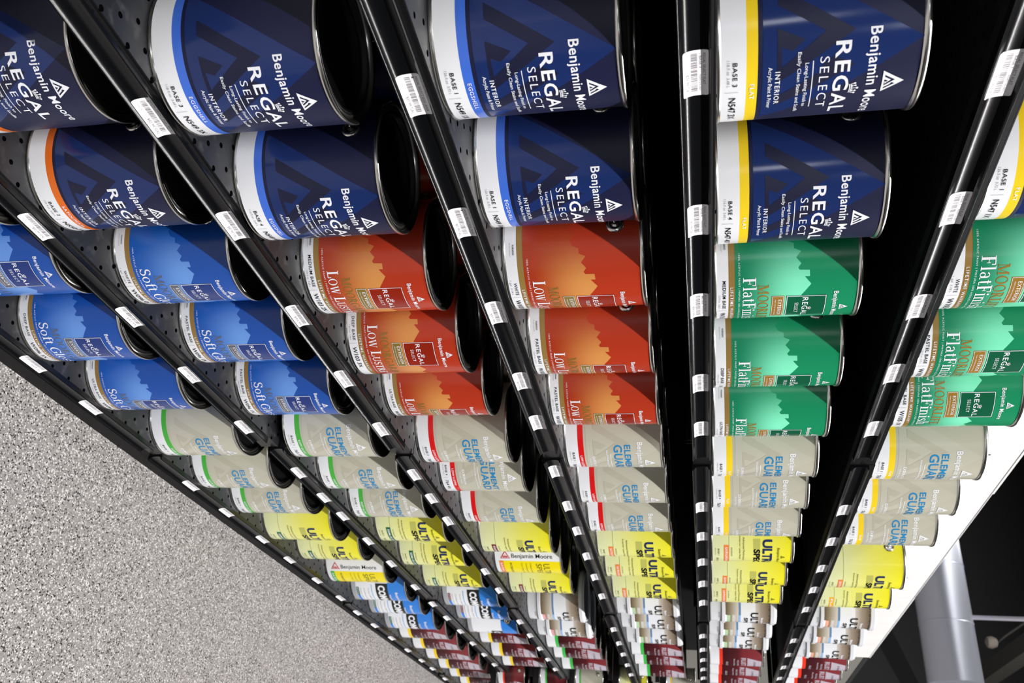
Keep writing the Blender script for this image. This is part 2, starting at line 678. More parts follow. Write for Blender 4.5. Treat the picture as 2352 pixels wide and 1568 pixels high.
def crown(P, cu, base, k, mat_):
    def sag(x):
        return 0.9 - 0.026 * x * x
    n = 8
    for y0, y1 in ((-0.2, 0.7), (1.4, 2.3)):
        xs = [-5.6 + 11.2 * q / n for q in range(n + 1)]
        for q in range(n):
            a, b = xs[q], xs[q + 1]
            P.poly([(cu + a * k, base + (y0 + sag(a)) * k), (cu + b * k, base + (y0 + sag(b)) * k), (cu + b * k, base + (y1 + sag(b)) * k), (cu + a * k, base + (y1 + sag(a)) * k)], mat_, 3)
    for x, h, w in ((-6.2, 3.4, 0.9), (-3.3, 3.6, 0.8), (0, 5.2, 1.0), (3.3, 3.6, 0.8), (6.2, 3.4, 0.9)):
        y = base + (2.2 + sag(x * 0.9)) * k
        P.poly([(cu + (x * 0.9 - 0.35) * k, y), (cu + (x * 0.9 + 0.35) * k, y), (cu + (x + 0.35) * k, y + h * k), (cu + (x - 0.35) * k, y + h * k)], mat_, 3)
        P.poly([(cu + (x + w * 1.3 * math.cos(t)) * k, y + (h + w * 1.3 * math.sin(t)) * k) for t in (0, 0.8, 1.57, 2.36, 3.14, 3.93, 4.71, 5.5)], mat_, 3)
    for x0, x1 in ((-5.6, -0.6), (0.6, 5.6)):
        y = base + 3.0 * k
        P.poly([(cu + x0 * k, y + 1.4 * k), (cu + (x0 + x1) / 2 * k, y - 0.2 * k), (cu + x1 * k, y + 1.4 * k), (cu + (x0 + x1) / 2 * k, y + 0.6 * k)], mat_, 3)


# ------------------------------------------------------------------ label designs
def regal_label(kind):
    band, word = dict(egg=('band_blue', 'EGGSHELL'), satin=('band_orange', 'SATIN/PEARL'), flat=('band_yellow', 'FLAT'))[kind]
    P = Print()
    bands(P, [(1.5, 28, 'white_paper'), (28, 38.6, band), (38.6, 184.5, 'navy')])
    for c in (-42, -42 + HALF, -42 - HALF):
        for (lst, mt, ly) in ((_E['o'], 'navy_light', 1), (_E['a'], 'navy_dark', 2), (_E['b'], 'navy_dark', 2)):
            q = emblem_pts(lst, c, 43, 88, 142)
            q = [(max(-HALF, min(HALF, x)), y) for x, y in q]
            if max(p[0] for p in q) - min(p[0] for p in q) > 5:
                P.poly(q, mt, ly)
    T = Print()
    T.text('Benjamin Moore', -54, 50.5, 138.6, 10.4, 'white_ink', 0.014, sp=1.06)
    T.text('REGAL', -44, 43.5, 108.5, 14.0, 'white_ink', 0.016, sp=1.14)
    T.text('SELECT', -31, 29.8, 95.3, 8.3, 'white_ink', -0.006, sp=1.22)
    T.rect(-28, 28.5, 88.7, 89.5, 'white_ink', 3)
    T.text('Long-Lasting Finish to', -26.5, 26.5, 82, 3.3, 'white_ink', 0.006)
    T.text('Easily Clean Stains and Scuffs', -37, 36, 75, 3.3, 'white_ink', 0.006)
    T.text('INTERIOR', -20, 19, 54.8, 4.7, 'white_ink', 0.010, sp=1.2)
    T.text('Acrylic Paint & Primer', -25, 25, 48.4, 3.7, 'white_ink', 0.006)
    w = {'EGGSHELL': 19, 'SATIN/PEARL': 24, 'FLAT': 9.3}[word]
    T.text(word, -w, w, 31.4, 4.2, 'white_ink', 0.008, sp=1.12)
    crown(T, 5, 123.4, 0.95, 'white_ink')
    E_ = Print()
    emblem(E_, 0, 153, 12.2, 19.3, 'white_ink')
    return P, T, E_


SKY = [(-150, 90), (-138, 98), (-128, 92), (-118, 100), (-110, 92), (-102, 96), (-99, 104), (-92, 104), (-88, 113), (-80, 106.5), (-72, 113), (-66.5, 109), (-63.5, 111), (-63, 123.5), (-54.5, 124), (-54.5, 117.5), (-43.5, 126), (-27, 114.4), (0, 112), (24, 111), (38, 121), (50, 111), (57, 117), (66, 108), (74, 113), (80, 104), (92, 110), (100, 96), (112, 100), (122, 90), (136, 96), (150, 88)]


def exterior_label(kind):
    base, sky, box, word, small, line, bz = dict(
        blue=('soft_blue', 'sky_soft_blue', 'box_navy', 'Soft Gloss', 1.0, 'MOORGLO', 'bronze_blue'),
        orange=('lustre_orange', 'sky_orange', 'box_rust', 'Low Lustre', 0.76, 'MOORGARD', 'bronze_orange'),
        green=('flat_green', 'sky_green', 'box_forest', 'FlatFinish', 1.0, 'MOORLIFE', 'bronze_green'))[kind]
    P = Print()
    bands(P, [(1.5, 19.7, 'white_paper'), (19.7, 28.3, 'bronze'), (28.3, 184.5, base)])
    for k in range(len(SKY) - 1):
        a, b = SKY[k], SKY[k + 1]
        P.poly([(a[0], 28.3), (b[0], 28.3), b, a], sky, 1)
    P.rect(-25.5, 25, 95, 147, box, 2)
    P.frame(-24.8, 24.3, 95.7, 146.3, 0.8, 'white_ink', 3)
    P.rect(-26, 25.4, 76, 92.6, bz, 2)
    P.frame(-25, 24.4, 77, 91.6, 0.5, 'white_ink', 3)
    T = Print()
    T.text('Benjamin Moore', -31, 30.5, 155.2, 6.3, 'white_ink', 0.014, sp=1.06)
    T.text('REGAL', -22, 21.5, 116.2, 7.3, 'white_ink', 0.008, sp=1.16)
    T.text('SELECT', -12.3, 12, 106.5, 4.8, 'white_ink', -0.004, sp=1.16)
    crown(T, 1, 124, 0.5, 'white_ink')
    T.text('EXTERIOR', -19, 19, 84.6, 4.6, 'white_ink', 0.004, sp=1.12)
    T.text('PAINT | PINTURA PARA EXTERIORES', -19, 19, 80.4, 1.4, 'white_ink')
    T.serif(line, -44.8, 49, 58.5, 13.5, bz, 3, 1.0)
    T.serif(word, -56, 49, 38.5, 17, 'white_ink', 4, small)
    T.text('100% ACRYLIC PAINT | PINTURA 100% ACRILICA CON ACRILICO', -88, 52, 32.6, 2.3, 'white_ink', 0.0, sp=1.3)
    T.text('LIFETIME WARRANTY', -42, 40, 22, 4.0, 'white_ink', 0.006, sp=1.25)
    E_ = Print()
    emblem(E_, 0, 164.4, 6.5, 10.9, 'white_ink')
    return P, T, E_


def guard_label(kind):
    band, word, w = dict(green=('band_green', 'SOFT GLOSS', 22), red=('band_red', 'LOW LUSTRE', 24), yellow=('band_yellow', 'FLAT', 9))[kind]
    P = Print()
    bands(P, [(1.5, 27, 'white_paper'), (27, 38, band), (38, 184.5, 'sand')])
    for c in (-42, -42 + HALF, -42 - HALF):
        for (lst, mt, ly) in ((_E['o'], 'sand_light', 1), (_E['a'], 'sand_dark', 2), (_E['b'], 'sand_dark', 2)):
            q = emblem_pts(lst, c, 43, 88, 142)
            q = [(max(-HALF, min(HALF, x)), y) for x, y in q]
            if max(p[0] for p in q) - min(p[0] for p in q) > 5:
                P.poly(q, mt, ly)
    T = Print()
    T.text('Benjamin Moore', -55, 51, 140, 10.3, 'white_ink', 0.014, sp=1.06)
    T.text('ELEMENT', -49.5, 44, 115.5, 12, 'teal_ink', 0.018, sp=1.04)
    T.text('GUARD', -49.5, 44.5, 95.3, 16.4, 'teal_ink', 0.018, sp=1.04)
    T.rect(-28, 28, 88, 89, 'white_ink', 3)
    T.text('Advanced Moisture Protection', -38, 38, 80.6, 3.4, 'white_ink', 0.006)
    T.text('EXTERIOR', -21.5, 20.5, 53, 5.2, 'white_ink', 0.018)
    T.text('Acrylic Paint', -16, 16, 46.6, 3.6, 'white_ink')
    T.text(word, -w, w, 30.2, 4.4, 'white_ink', 0.014)
    E_ = Print()
    emblem(E_, 0, 153.4, 12, 19.6, 'white_ink')
    return P, T, E_


def spec_label(kind):
    tab, word = dict(green=('tab_green', 'SEMI-GLOSS'), maroon=('tab_maroon', 'EGGSHELL'), orange=('tab_orange', 'SATIN/PEARL'), amber=('tab_amber', 'FLAT'))[kind]
    P = Print()
    bands(P, [(1.5, 184.5, 'lemon')])
    for k in range(SEG):
        P.rect(CUTS[k], CUTS[k + 1], 42.0, 42.7, 'olive_ink', 1)
    P.rect(-37, 37, 30.6, 42.2, tab, 2)
    P.rect(-54, -27, 98, 114, 'shade_bar', 1)
    T = Print()
    T.text('ULTRA', -53, 53, 119, 22.2, 'deep_navy', 0.040)
    T.text('SPEC', -27, 40, 98.8, 15, 'black_ink', 0.040)
    T.text('Benjamin Moore', -31, 31, 152.4, 6, 'olive_ink', 0.01)
    T.text('Advanced Performance', -58, 20, 74.4, 4.4, 'olive_ink', 0.006)
    T.text('Interior Latex Finish', -60, 12, 66, 4.0, 'olive_ink', 0.004)
    T.text('INTERIOR', -30, 0, 47, 3.0, 'olive_ink')
    T.text(word, -31, 31, 33.6, 5.4, 'white_ink', 0.012)
    E_ = Print()
    emblem(E_, 0, 161, 6, 10.6, 'olive_ink')
    return P, T, E_


def turned_label(kind):
    tab = dict(green='band_green', orange='tab_orange')[kind]
    P = Print()
    bands(P, [(1.5, 184.5, 'white_paper')])
    P.rect(-50.5, 60, 27, 184.5, 'bright_yellow', 1)
    P.rect(-50.5, 60, 15, 27, tab, 2)
    T = Print()
    T.text('Benjamin Moore', 50.5, 164, 60, 12.5, 'black_ink', 0.004, turn=True)
    T.text('ULTRA', -42, 30, 137, 17, 'olive_ink', 0.0)
    T.text('SPEC', -42, 20, 117, 15, 'olive_ink', 0.0)
    T.text('Professional Series Interior Paint', -44, 50, 100, 4, 'olive_ink')
    T.text('Commercial Grade Finish', -44, 40, 88, 4, 'olive_ink')
    T.text('Low Odour Formula', -44, 30, 76, 4, 'olive_ink')
    T.text('INTERIOR LATEX', -44, 34, 44, 6, 'olive_ink', 0.01)
    T.text('SATIN', -44, 0, 18, 6, 'white_ink', 0.01)
    E_ = Print()
    o = [(-p[1], p[0]) for p in emblem_pts(_E['o'], 33, 58, 14, 23.5)]
    E_.poly(o, 'logo_red', 3)
    i_ = [(-p[1], p[0]) for p in emblem_pts(_E['o'], 33, 60, 10.4, 16.4)]
    E_.poly(i_, 'white_paper', 4)
    for k in (-5, 0, 5):
        E_.poly([(-61.2, 33 + k - 3), (-61.2, 33 + k + 3), (-68 - (k == 0) * 3, 33 + k)], 'logo_red', 5)
    return P, T, E_


def command_label(kind):
    tab = dict(green='tab_green', maroon='tab_maroon')[kind]
    P = Print()
    bands(P, [(1.5, 19, 'pale_grey'), (19, 127, 'white_paper'), (127, 184.5, 'sky_blue')])
    P.rect(-78, 78, 86.5, 127.3, 'charcoal', 1)
    P.rect(-64, -31, 20.6, 29.6, tab, 2)
    P.rect(-31, 10, 20.6, 29.6, 'sky_blue', 2)
    P.rect(-74, 74, 71, 74.4, 'pale_blue', 1)
    T = Print()
    T.text('COMMAND', -71, 71, 94, 24, 'white_ink', 0.045)
    T.text('Waterborne Acrylic', -36, 40, 127.6, 7, 'white_ink', 0.01)
    T.text('Benjamin Moore', -46, 40, 150, 9, 'white_ink', 0.02)
    T.text('SEMI-GLOSS', -62, -33, 23, 4.4, 'white_ink')
    T.text('Coats 2000+ sq ft', -60, 20, 60, 4, 'grey_ink')
    T.text('Urethane Enamel', -60, 10, 46, 4, 'grey_ink')
    T.text('Interior Exterior', -60, 0, 34, 4, 'grey_ink')
    E_ = Print()
    emblem(E_, 52, 150, 6, 10, 'white_ink')
    return P, T, E_


def bucket_label(kind):
    tab = dict(green='tab_lime', pink='tab_pink', orange='tab_orange')[kind]
    P = Print()
    bands(P, [(2, 34, 'white_plastic'), (44, 82, 'wood_low'), (82, 130, 'white_paper'), (130, 172.5, 'wood_high')])
    P.rect(-HALF + 1, -40, 82.4, 88.6, 'steel_blue', 1)
    P.rect(-40, 70, 81.5, 88, 'pale_blue', 1)
    P.rect(-39, 20, 40.5, 49, 'white_paper', 2)
    P.rect(-39, 20, 49, 58.6, tab, 2)
    P.rect(-42, 30, 63, 73.5, 'tan_ink', 2)
    T = Print()
    T.text('ULTRA', -53, 53, 116.5, 21.5, 'charcoal', 0.03)
    T.text('SPEC', -30, 34, 97.6, 11, 'charcoal', 0.03)
    T.text('SCUFF-X', -38, 24, 65.5, 6, 'white_ink', 0.01)
    T.text('EGGSHELL', -36, 12, 51, 5.6, 'white_ink', 0.01)
    T.text('Benjamin Moore', -33, 40, 145.6, 6.6, 'white_ink', 0.03)
    T.text('BASE 1', -50, -20, 24, 5, 'grey_ink')
    E_ = Print()
    emblem(E_, 3, 154, 6, 10, 'white_ink')
    return P, T, E_


def rust_label(kind):
    band = dict(yellow='band_yellow', green='bright_green', red='bright_red')[kind]
    P = Print()
    bands(P, [(1.5, 36, 'white_paper'), (36, 48, band), (48, 184.5, 'maroon')])
    T = Print()
    T.text('RUST', -52, -2, 112, 17, 'maroon_pale', 0.03)
    T.text('SCAT', 4, 54, 112, 17, 'maroon_pale', 0.03)
    T.text('POLYURETHANE ALKYD', -40, 50, 98, 6, 'maroon_pale', 0.02)
    T.text('Rust Inhibiting Enamel', -46, 48, 86, 5, 'maroon_pale', 0.02)
    T.text('GLOSS', -30, 16, 60, 7, 'maroon_pale', 0.02)
    E_ = Print()
    E_.poly([(-52, 134), (52, 134), (38, 182), (-38, 182)], 'maroon_pale', 2)
    E_.text('CORONADO', -34, 34, 155, 7, 'charcoal', 0.01)
    return P, T, E_


# ------------------------------------------------------------------ can parts (shared mesh data)
tin_prof = [(0.0790, 0.0035), (0.0800, 0.0006), (R + 0.0008, 0.0000), (R + 0.0016, 0.0012), (R + 0.0016, 0.0030),
            (R + 0.0002, 0.0046), (R, 0.0060), (R, 0.1838), (R + 0.0004, 0.1848), (R + 0.0020, 0.1856), (R + 0.0025, 0.1872),
            (R + 0.0025, 0.1892), (R + 0.0016, 0.1906), (R - 0.0004, 0.1908), (R - 0.0018, 0.1898), (R - 0.0030, 0.1850),
            (R - 0.0052, 0.1840), (R - 0.0072, 0.1850), (R - 0.0080, 0.1866), (R - 0.0092, 0.1866), (R - 0.0098, 0.1845), (R - 0.0100, 0.1790)]
TIN = lathe('tin_body', tin_prof, ['steel'], 80, smooth_ang=50)
lid_prof = [(R - 0.0102, 0.1800), (R - 0.0102, 0.1852), (R - 0.0110, 0.1872), (R - 0.0128, 0.1876), (R - 0.0142, 0.1864), (R - 0.0148, 0.1820),
            (R - 0.0165, 0.1806), (R - 0.0240, 0.1810), (R - 0.0260, 0.1816), (0.004, 0.1818)]
LID = lathe('tin_lid', lid_prof, ['lid_steel'], 72, smooth_ang=50)
BUCKET = lathe('bucket_body', [(R - 0.0048, 0.0), (R - 0.0040, 0.001), (R - 0.0034, 0.034), (R + 0.0014, 0.0345), (R + 0.0014, 0.0435), (R - 0.0030, 0.0445), (R, 0.172), (R - 0.004, 0.174)],
               ['white_plastic'], 72, smooth_ang=35)
BLID = lathe('bucket_lid', [(R + 0.0005, 0.1715), (R + 0.0034, 0.1735), (R + 0.0036, 0.1840), (R + 0.0010, 0.1850), (R - 0.0005, 0.1905), (R - 0.004, 0.1912), (R - 0.007, 0.187), (0.004, 0.1865)],
             ['white_plastic'], 72, smooth_ang=35)


def ear_mesh(sgn):
    prof = [(0.0125, -0.0006), (0.0122, 0.0006), (0.0100, 0.0018), (0.0084, 0.0022), (0.0076, 0.0012), (0.0046, 0.0014), (0.0034, 0.0026), (0.001, 0.0029)]
    me = lathe('ear', prof, ['steel'], 20, smooth_ang=60)
    mx = Matrix.Translation((sgn * (R + 0.0004), 0, 0.153)) @ Matrix.Rotation(sgn * math.pi / 2, 4, 'Y')
    me.transform(mx)
    return me


EARL, EARR = ear_mesh(-1), ear_mesh(1)
bp = []
for k in range(33):
    t = math.pi * k / 32
    rr_ = R + 0.0034
    bp.append((rr_ * math.cos(t), rr_ * math.sin(t), 0.153 - 0.062 * math.sin(t) ** 1.4))
BAIL = tube('bail', bp, 0.0013, ['steel'], 6)

_lab = {}


def label_meshes(design, kind):
    key = (design, kind)
    if key not in _lab:
        P, T, E_ = dict(regal=regal_label, ext=exterior_label, guard=guard_label, spec=spec_label, turned=turned_label,
                        command=command_label, bucket=bucket_label, rust=rust_label)[design](kind)
        wf = wrap_bucket if design == 'bucket' else wrap_can
        nm = design + '_' + kind
        _lab[key] = (P.build(nm + '_label', wf, CUTS), T.build(nm + '_lettering', wf, CUTS), E_.build(nm + '_emblem', wf, CUTS))
    return _lab[key]


_base = {}
VOL = {'1': '126 fl oz  3.72 L', '2': '124 fl oz  3.66 L', '3': '118 fl oz  3.48 L', '4': '116 fl oz  3.43 L', 'W': '1 gal  3.78 L'}


def base_mesh(design, base, code):
    key = (design, base, code)
    if key not in _base:
        P = Print()
        if base.startswith('BASE'):
            vol = VOL[base[-1]]
        else:
            vol = {'P': VOL['1'], 'M': VOL['2'], 'D': VOL['3'], 'U': VOL['4'], 'W': VOL['W']}[base[0]]
        if design == 'spec':
            P.text(base, -26, -4, 16.6, 4.0, 'olive_ink', 0.006)
            P.text(code, 8, 34, 13.5, 5.4, 'olive_ink', 0.004)
            P.text(vol, -28, -4, 10, 2.4, 'olive_ink')
        elif design == 'ext':
            w = len(base) * 4.35
            q = -28 if code[:4] in ('W096', 'W103') else 0   # the green range is printed further along
            P.text(base, q - 4 - w, q - 4, 12.1, 4.4, 'black_ink', 0.008, sp=1.08)
            P.text(vol, q - 30, q - 4, 7, 2.4, 'grey_ink')
            P.rect(q + 1.2, q + 1.6, 5, 17.5, 'grey_ink', 3)
            P.text(code, q + 8, q + 8 + len(code) * 6.5, 9, 6.8, 'black_ink', 0.008)
        else:
            P.text(base, -32, -7.5, 15.4, 4.4, 'black_ink', 0.008, sp=1.08)
            P.text(vol, -34.5, -7.5, 10.2, 2.6, 'grey_ink')
            P.rect(-1.2, -0.8, 8, 21, 'grey_ink', 3)
            P.text(code, 6, 6 + len(code) * 5.8, 12, 6.6, 'black_ink', 0.010 if design == 'regal' else 0.004)
        _base[key] = P.build('base_print', wrap_can, CUTS)
    return _base[key]


_proto = {}
NAME = dict(regal='paint_can', ext='paint_can', guard='paint_can', spec='paint_can', turned='paint_can', command='paint_can', bucket='paint_bucket', rust='paint_can')


def make_can(design, kind, base, code, x, y, z, rot_mm, label, group, scale=1.0):
    key = (design, kind, base, code)
    rz = rot_mm / (R * 1000)
    if key in _proto:                                    # a copy of the thing, its parts and their sub-parts
        src = _proto[key]
        r_ = src.copy()
        COL.objects.link(r_)
        for ch in src.children:
            c = ch.copy()
            COL.objects.link(c)
            c.parent = r_
            for g in ch.children:
                d = g.copy()
                COL.objects.link(d)
                d.parent = c
    else:
        r_ = empty(NAME[design], (0, 0, 0))
        lm, tm, em = label_meshes(design, kind)
        if design == 'bucket':
            new_obj('bucket_body', BUCKET, r_)
            new_obj('lid', BLID, r_)
        else:
            new_obj('tin_body', TIN, r_)
            new_obj('lid', LID, r_)
            new_obj('handle_ear', EARL, r_)
            new_obj('handle_ear', EARR, r_)
            new_obj('bail_handle', BAIL, r_)
        lb = new_obj('paper_label', lm, r_)
        new_obj('lettering', tm, lb)
        new_obj('emblem', em, lb)
        if design == 'ext':
            new_obj('warning_print', WARN, lb)
        if base:
            new_obj('base_print', base_mesh(design, base, code), lb)
        _proto[key] = r_
    r_.location = (x, y, z + EYE)
    r_.rotation_euler = (0, 0, rz)
    r_.scale = (scale, scale, scale)
    tag(r_, label, 'paint can' if design != 'bucket' else 'paint bucket', group)
    return r_


# ------------------------------------------------------------------ the setting
bx = Box()
bx.add(-10.0, 18.0, -11.0, 9.0, -0.10, 0.0)
tag(new_obj('floor', bx.mesh('floor', ['flake_floor'])), kind='structure')
CEIL = 6.55 + EYE
bx = Box()
bx.add(-10.0, 18.0, -11.0, 9.0, CEIL, CEIL + 0.1)
for k in range(56):
    bx.add(-10 + k * 0.5, -9.8 + k * 0.5, -11.0, 9.0, CEIL - 0.05, CEIL)
tag(new_obj('ceiling', bx.mesh('ceiling', ['dark_paint'])), kind='structure')
for nm, a in (('wall_left', (-10, 18, 9.0, 9.1)), ('wall_right', (-10, 18, -11.1, -11.0)), ('wall_far', (18.0, 18.1, -11, 9))):
    bx = Box()
    bx.add(a[0], a[1], a[2], a[3], 0, CEIL)
    if nm == 'wall_right':
        bx = Box()
        bx.add(-10, -8.2, -11.1, -11.0, 0, CEIL)
        bx.add(-6.4, 18, -11.1, -11.0, 0, CEIL)
        bx.add(-8.2, -6.4, -11.1, -11.0, 0, EYE + 3.3)
        bx.add(-8.2, -6.4, -11.1, -11.0, EYE + 4.1, CEIL)
    tag(new_obj(nm, bx.mesh(nm, ['dark_paint'])), kind='structure')
bx = Box()                                               # the end wall behind the photographer has a shop window
bx.add(-10.1, -10.0, -11, -7.6, 0, CEIL)
bx.add(-10.1, -10.0, -6.3, 9, 0, CEIL)
bx.add(-10.1, -10.0, -7.6, -6.3, 0, EYE + 0.75)
bx.add(-10.1, -10.0, -7.6, -6.3, EYE + 1.80, CEIL)
tag(new_obj('wall_near', bx.mesh('wall_near', ['dark_paint'])), kind='structure')
M['window_glow'] = mat('window_glow', (235, 240, 250), 0.4)
_n = M['window_glow'].node_tree.nodes['Principled BSDF']
_n.inputs['Emission Color'].default_value = (0.9, 0.95, 1, 1)
_n.inputs['Emission Strength'].default_value = 13.0
bx = Box()
for a, b in ((-7.6, -6.98), (-6.92, -6.3)):
    bx.add(-10.08, -10.05, a, b, EYE + 0.75, EYE + 1.80, 0)
bx.add(-10.08, -10.0, -6.98, -6.92, EYE + 0.75, EYE + 1.80, 1)
bw = Box()
bw.add(-8.2, -6.4, -11.09, -11.06, EYE + 3.3, EYE + 4.1, 0)  # unseen glowing pane added for highlights on the upper cans, in place of lamps
bw.add(-7.33, -7.27, -11.06, -11.0, EYE + 3.3, EYE + 4.1, 1)
tag(new_obj('highlight_pane', bw.mesh('highlight_pane', ['window_glow', 'dark_paint'])), kind='structure')
tag(new_obj('window_1', bx.mesh('window_1', ['window_glow', 'dark_paint'])), kind='structure')
for k, y in enumerate((-4.0, 4.2)):
    bx = Box()
    bx.add(-7.0, 13.0, y - 0.07, y + 0.07, 6.31 + EYE, 6.40 + EYE)
    for q in range(6):
        bx.add(-6.5 + q * 3.8, -6.48 + q * 3.8, y - 0.01, y + 0.01, 6.40 + EYE, CEIL)
    o = new_obj('ceiling_light', bx.mesh('light_housing', ['lamp_white']))
    tag(o, ('long white strip light hung over the aisle nearest the shelves', 'added strip light behind the shelves that brightens the duct')[k], 'light')

# ------------------------------------------------------------------ shelving
YL = [-0.007, 0.010, -0.007, -0.0155, -0.0285, -0.0290]             # lip plane of each tier
ZL = [[-1.1219, -1.1303, -1.1399], [-0.8713, -0.8537, -0.8532], [-0.5760, -0.5763, -0.5847],
      [-0.2725, -0.2728, -0.2761], [0.0100, 0.0086, 0.0061], [0.2866, 0.2878, 0.2852]]
ZD = [[-1.107, -1.116, -1.122], [-0.8506, -0.8333, -0.8328], [-0.5555, -0.5558, -0.5643],
      [-0.2505, -0.2508, -0.2542], [0.0286, 0.0271, 0.0245], [0.3129, 0.3142, 0.3115]]
XB = [0.345, 1.565, 2.785, 4.005, 5.225]
YB = 0.392
RAIL = [(0.0040, 0.0158), (-0.0046, 0.0154), (-0.0054, 0.0143), (-0.0044, 0.0131), (-0.0012, 0.0124), (0.0004, 0.0112), (0.0014, 0.0060), (0.0011, -0.0010),
        (0.0003, -0.0060), (-0.0011, -0.0097), (-0.0034, -0.0126), (-0.0056, -0.0143), (-0.0066, -0.0150), (-0.0070, -0.0158), (-0.0062, -0.0166), (0.0040, -0.0170)]
STK = [(0.0004, 0.0112), (0.0014, 0.0060), (0.0011, -0.0010), (0.0003, -0.0060), (-0.0011, -0.0097), (-0.0034, -0.0126)]


def rail_mesh(x0, x1, yl, zc_):
    v, f = [], []
    n = len(RAIL)
    for x in (x0, x1):
        v += [(x, yl + a, zc_ + b) for a, b in RAIL]
    for k in range(n - 1):
        f.append((k, k + 1, n + k + 1, n + k))
    f.append((n - 1, 0, n, 2 * n - 1))
    f.append(list(range(n))[::-1])
    f.append([n + k for k in range(n)])
    me = mesh_from('rail', v, f, ['black_rail'], smooth=True)
    me.set_sharp_from_angle(angle=math.radians(35))
    return me


def stk_wrap(u, v, layer):
    """u along the shelf, v (mm) up from the sticker's lower edge, bent to the rail's hollow"""
    L = [0.0]
    for k in range(len(STK) - 1, 0, -1):
        L.append(L[-1] + math.dist(STK[k], STK[k - 1]) * 1000)
    pts = STK[::-1]
    v = max(0.0, min(L[-1], v))
    k = 0
    while k < len(L) - 2 and v > L[k + 1]:
        k += 1
    t = (v - L[k]) / (L[k + 1] - L[k])
    a, b = pts[k], pts[k + 1]
    y, z = a[0] + (b[0] - a[0]) * t, a[1] + (b[1] - a[1]) * t
    ny, nz = -(b[1] - a[1]), (b[0] - a[0])
    l = math.hypot(ny, nz)
    off = 0.00025 + layer * 0.00006
    return (u / 1000.0, y + ny / l * off, z + nz / l * off), (0, ny / l, nz / l)


VC = [2.0 * k for k in range(1, 14)]


def sticker_paper(w=56.0):
    P = Print()
    h = 25.2
    c = 2.0
    P.poly([(c, 0), (w - c, 0), (w - 0.5, 0.5), (w, c), (w, h - c), (w - 0.5, h - 0.5), (w - c, h), (c, h), (0.5, h - 0.5), (0, h - c), (0, c), (0.5, 0.5)], 'sticker', 0)
    return P.build('sticker_paper', stk_wrap, None, VC)


def sticker_print(l1, l2, code, num, price, seed, w=56.0):
    rn = random.Random(seed)
    P = Print()
    P.text(l1, 4, 4 + min(48, len(l1) * 2.25), 19.8, 2.6, 'sticker_ink', 0.004, 1)
    P.text(l2, 4, 4 + len(l2) * 2.2, 16.2, 2.4, 'sticker_ink', 0.004, 1)
    P.text(code, 30, 50, 16.2, 2.0, 'grey_ink', 0.004, 1)
    x = 4.0
    while x < 51:
        b = rn.choice((0.3, 0.3, 0.55, 0.8))
        P.rect(x, x + b, 8.4, 14.4, 'sticker_ink', 1)
        x += b + rn.choice((0.4, 0.4, 0.8, 1.1))
    P.text(num, 4, 15, 3.6, 2.0, 'grey_ink', 0.0, 1)
    P.text('Ph', 22, 24.5, 3.6, 1.5, 'grey_ink', 0.0, 1)
    P.text(price, 28, 52, 3.0, 3.3, 'sticker_ink', 0.004, 1)
    return P.build('sticker_print', stk_wrap, None, VC)


WN = Print()
WN.text('WARNING!', -108, -94, 14, 2.6, 'black_ink', 0.012)
WN.text('See caution on back panel', -110, -92, 10.6, 1.5, 'grey_ink')
WARN = WN.build('warning_print', wrap_can, CUTS)
PAPER = sticker_paper()
FAR_PRINT = sticker_print('PAINT GALLON', '- BASE 1', 'K5141X-001', '118203', '$64.99 GAL', 5)
LX = {0: [0.99, 1.171, 1.343, 1.551, 1.75, 1.93, 2.14, 2.324, 2.535, 2.74, 2.933, 3.12, 3.325, 3.54, 3.745, 3.92, 4.10],
      1: [0.803, 1.032, 1.222, 1.437, 1.67, 1.82, 1.946, 2.138, 2.338, 2.579, 2.78, 2.964, 3.16, 3.358, 3.56, 3.76],
      2: [0.629, 0.825, 1.046, 1.249, 1.452, 1.68, 1.82, 1.971, 2.176, 2.392, 2.588, 2.791, 2.98, 3.183, 3.40, 3.60, 3.80],
      3: [0.63, 0.846, 1.057, 1.269, 1.429, 1.66, 1.86, 2.03, 2.23, 2.42, 2.62, 2.827, 3.04, 3.252, 3.44, 3.64, 3.84],
      4: [0.634, 0.867, 1.057, 1.288, 1.462, 1.66, 1.86, 2.057, 2.26, 2.46, 2.66, 2.869, 3.09, 3.303, 3.48, 3.66, 3.84],
      5: [0.668, 0.871, 1.079, 1.268, 1.467, 1.66, 1.87, 2.08, 2.292, 2.49, 2.70, 2.90, 3.106, 3.33, 3.55, 3.771]}
LX = {k: [x * (YL[k] + 0.6795) / 0.6795 for x in v] for k, v in LX.items()}
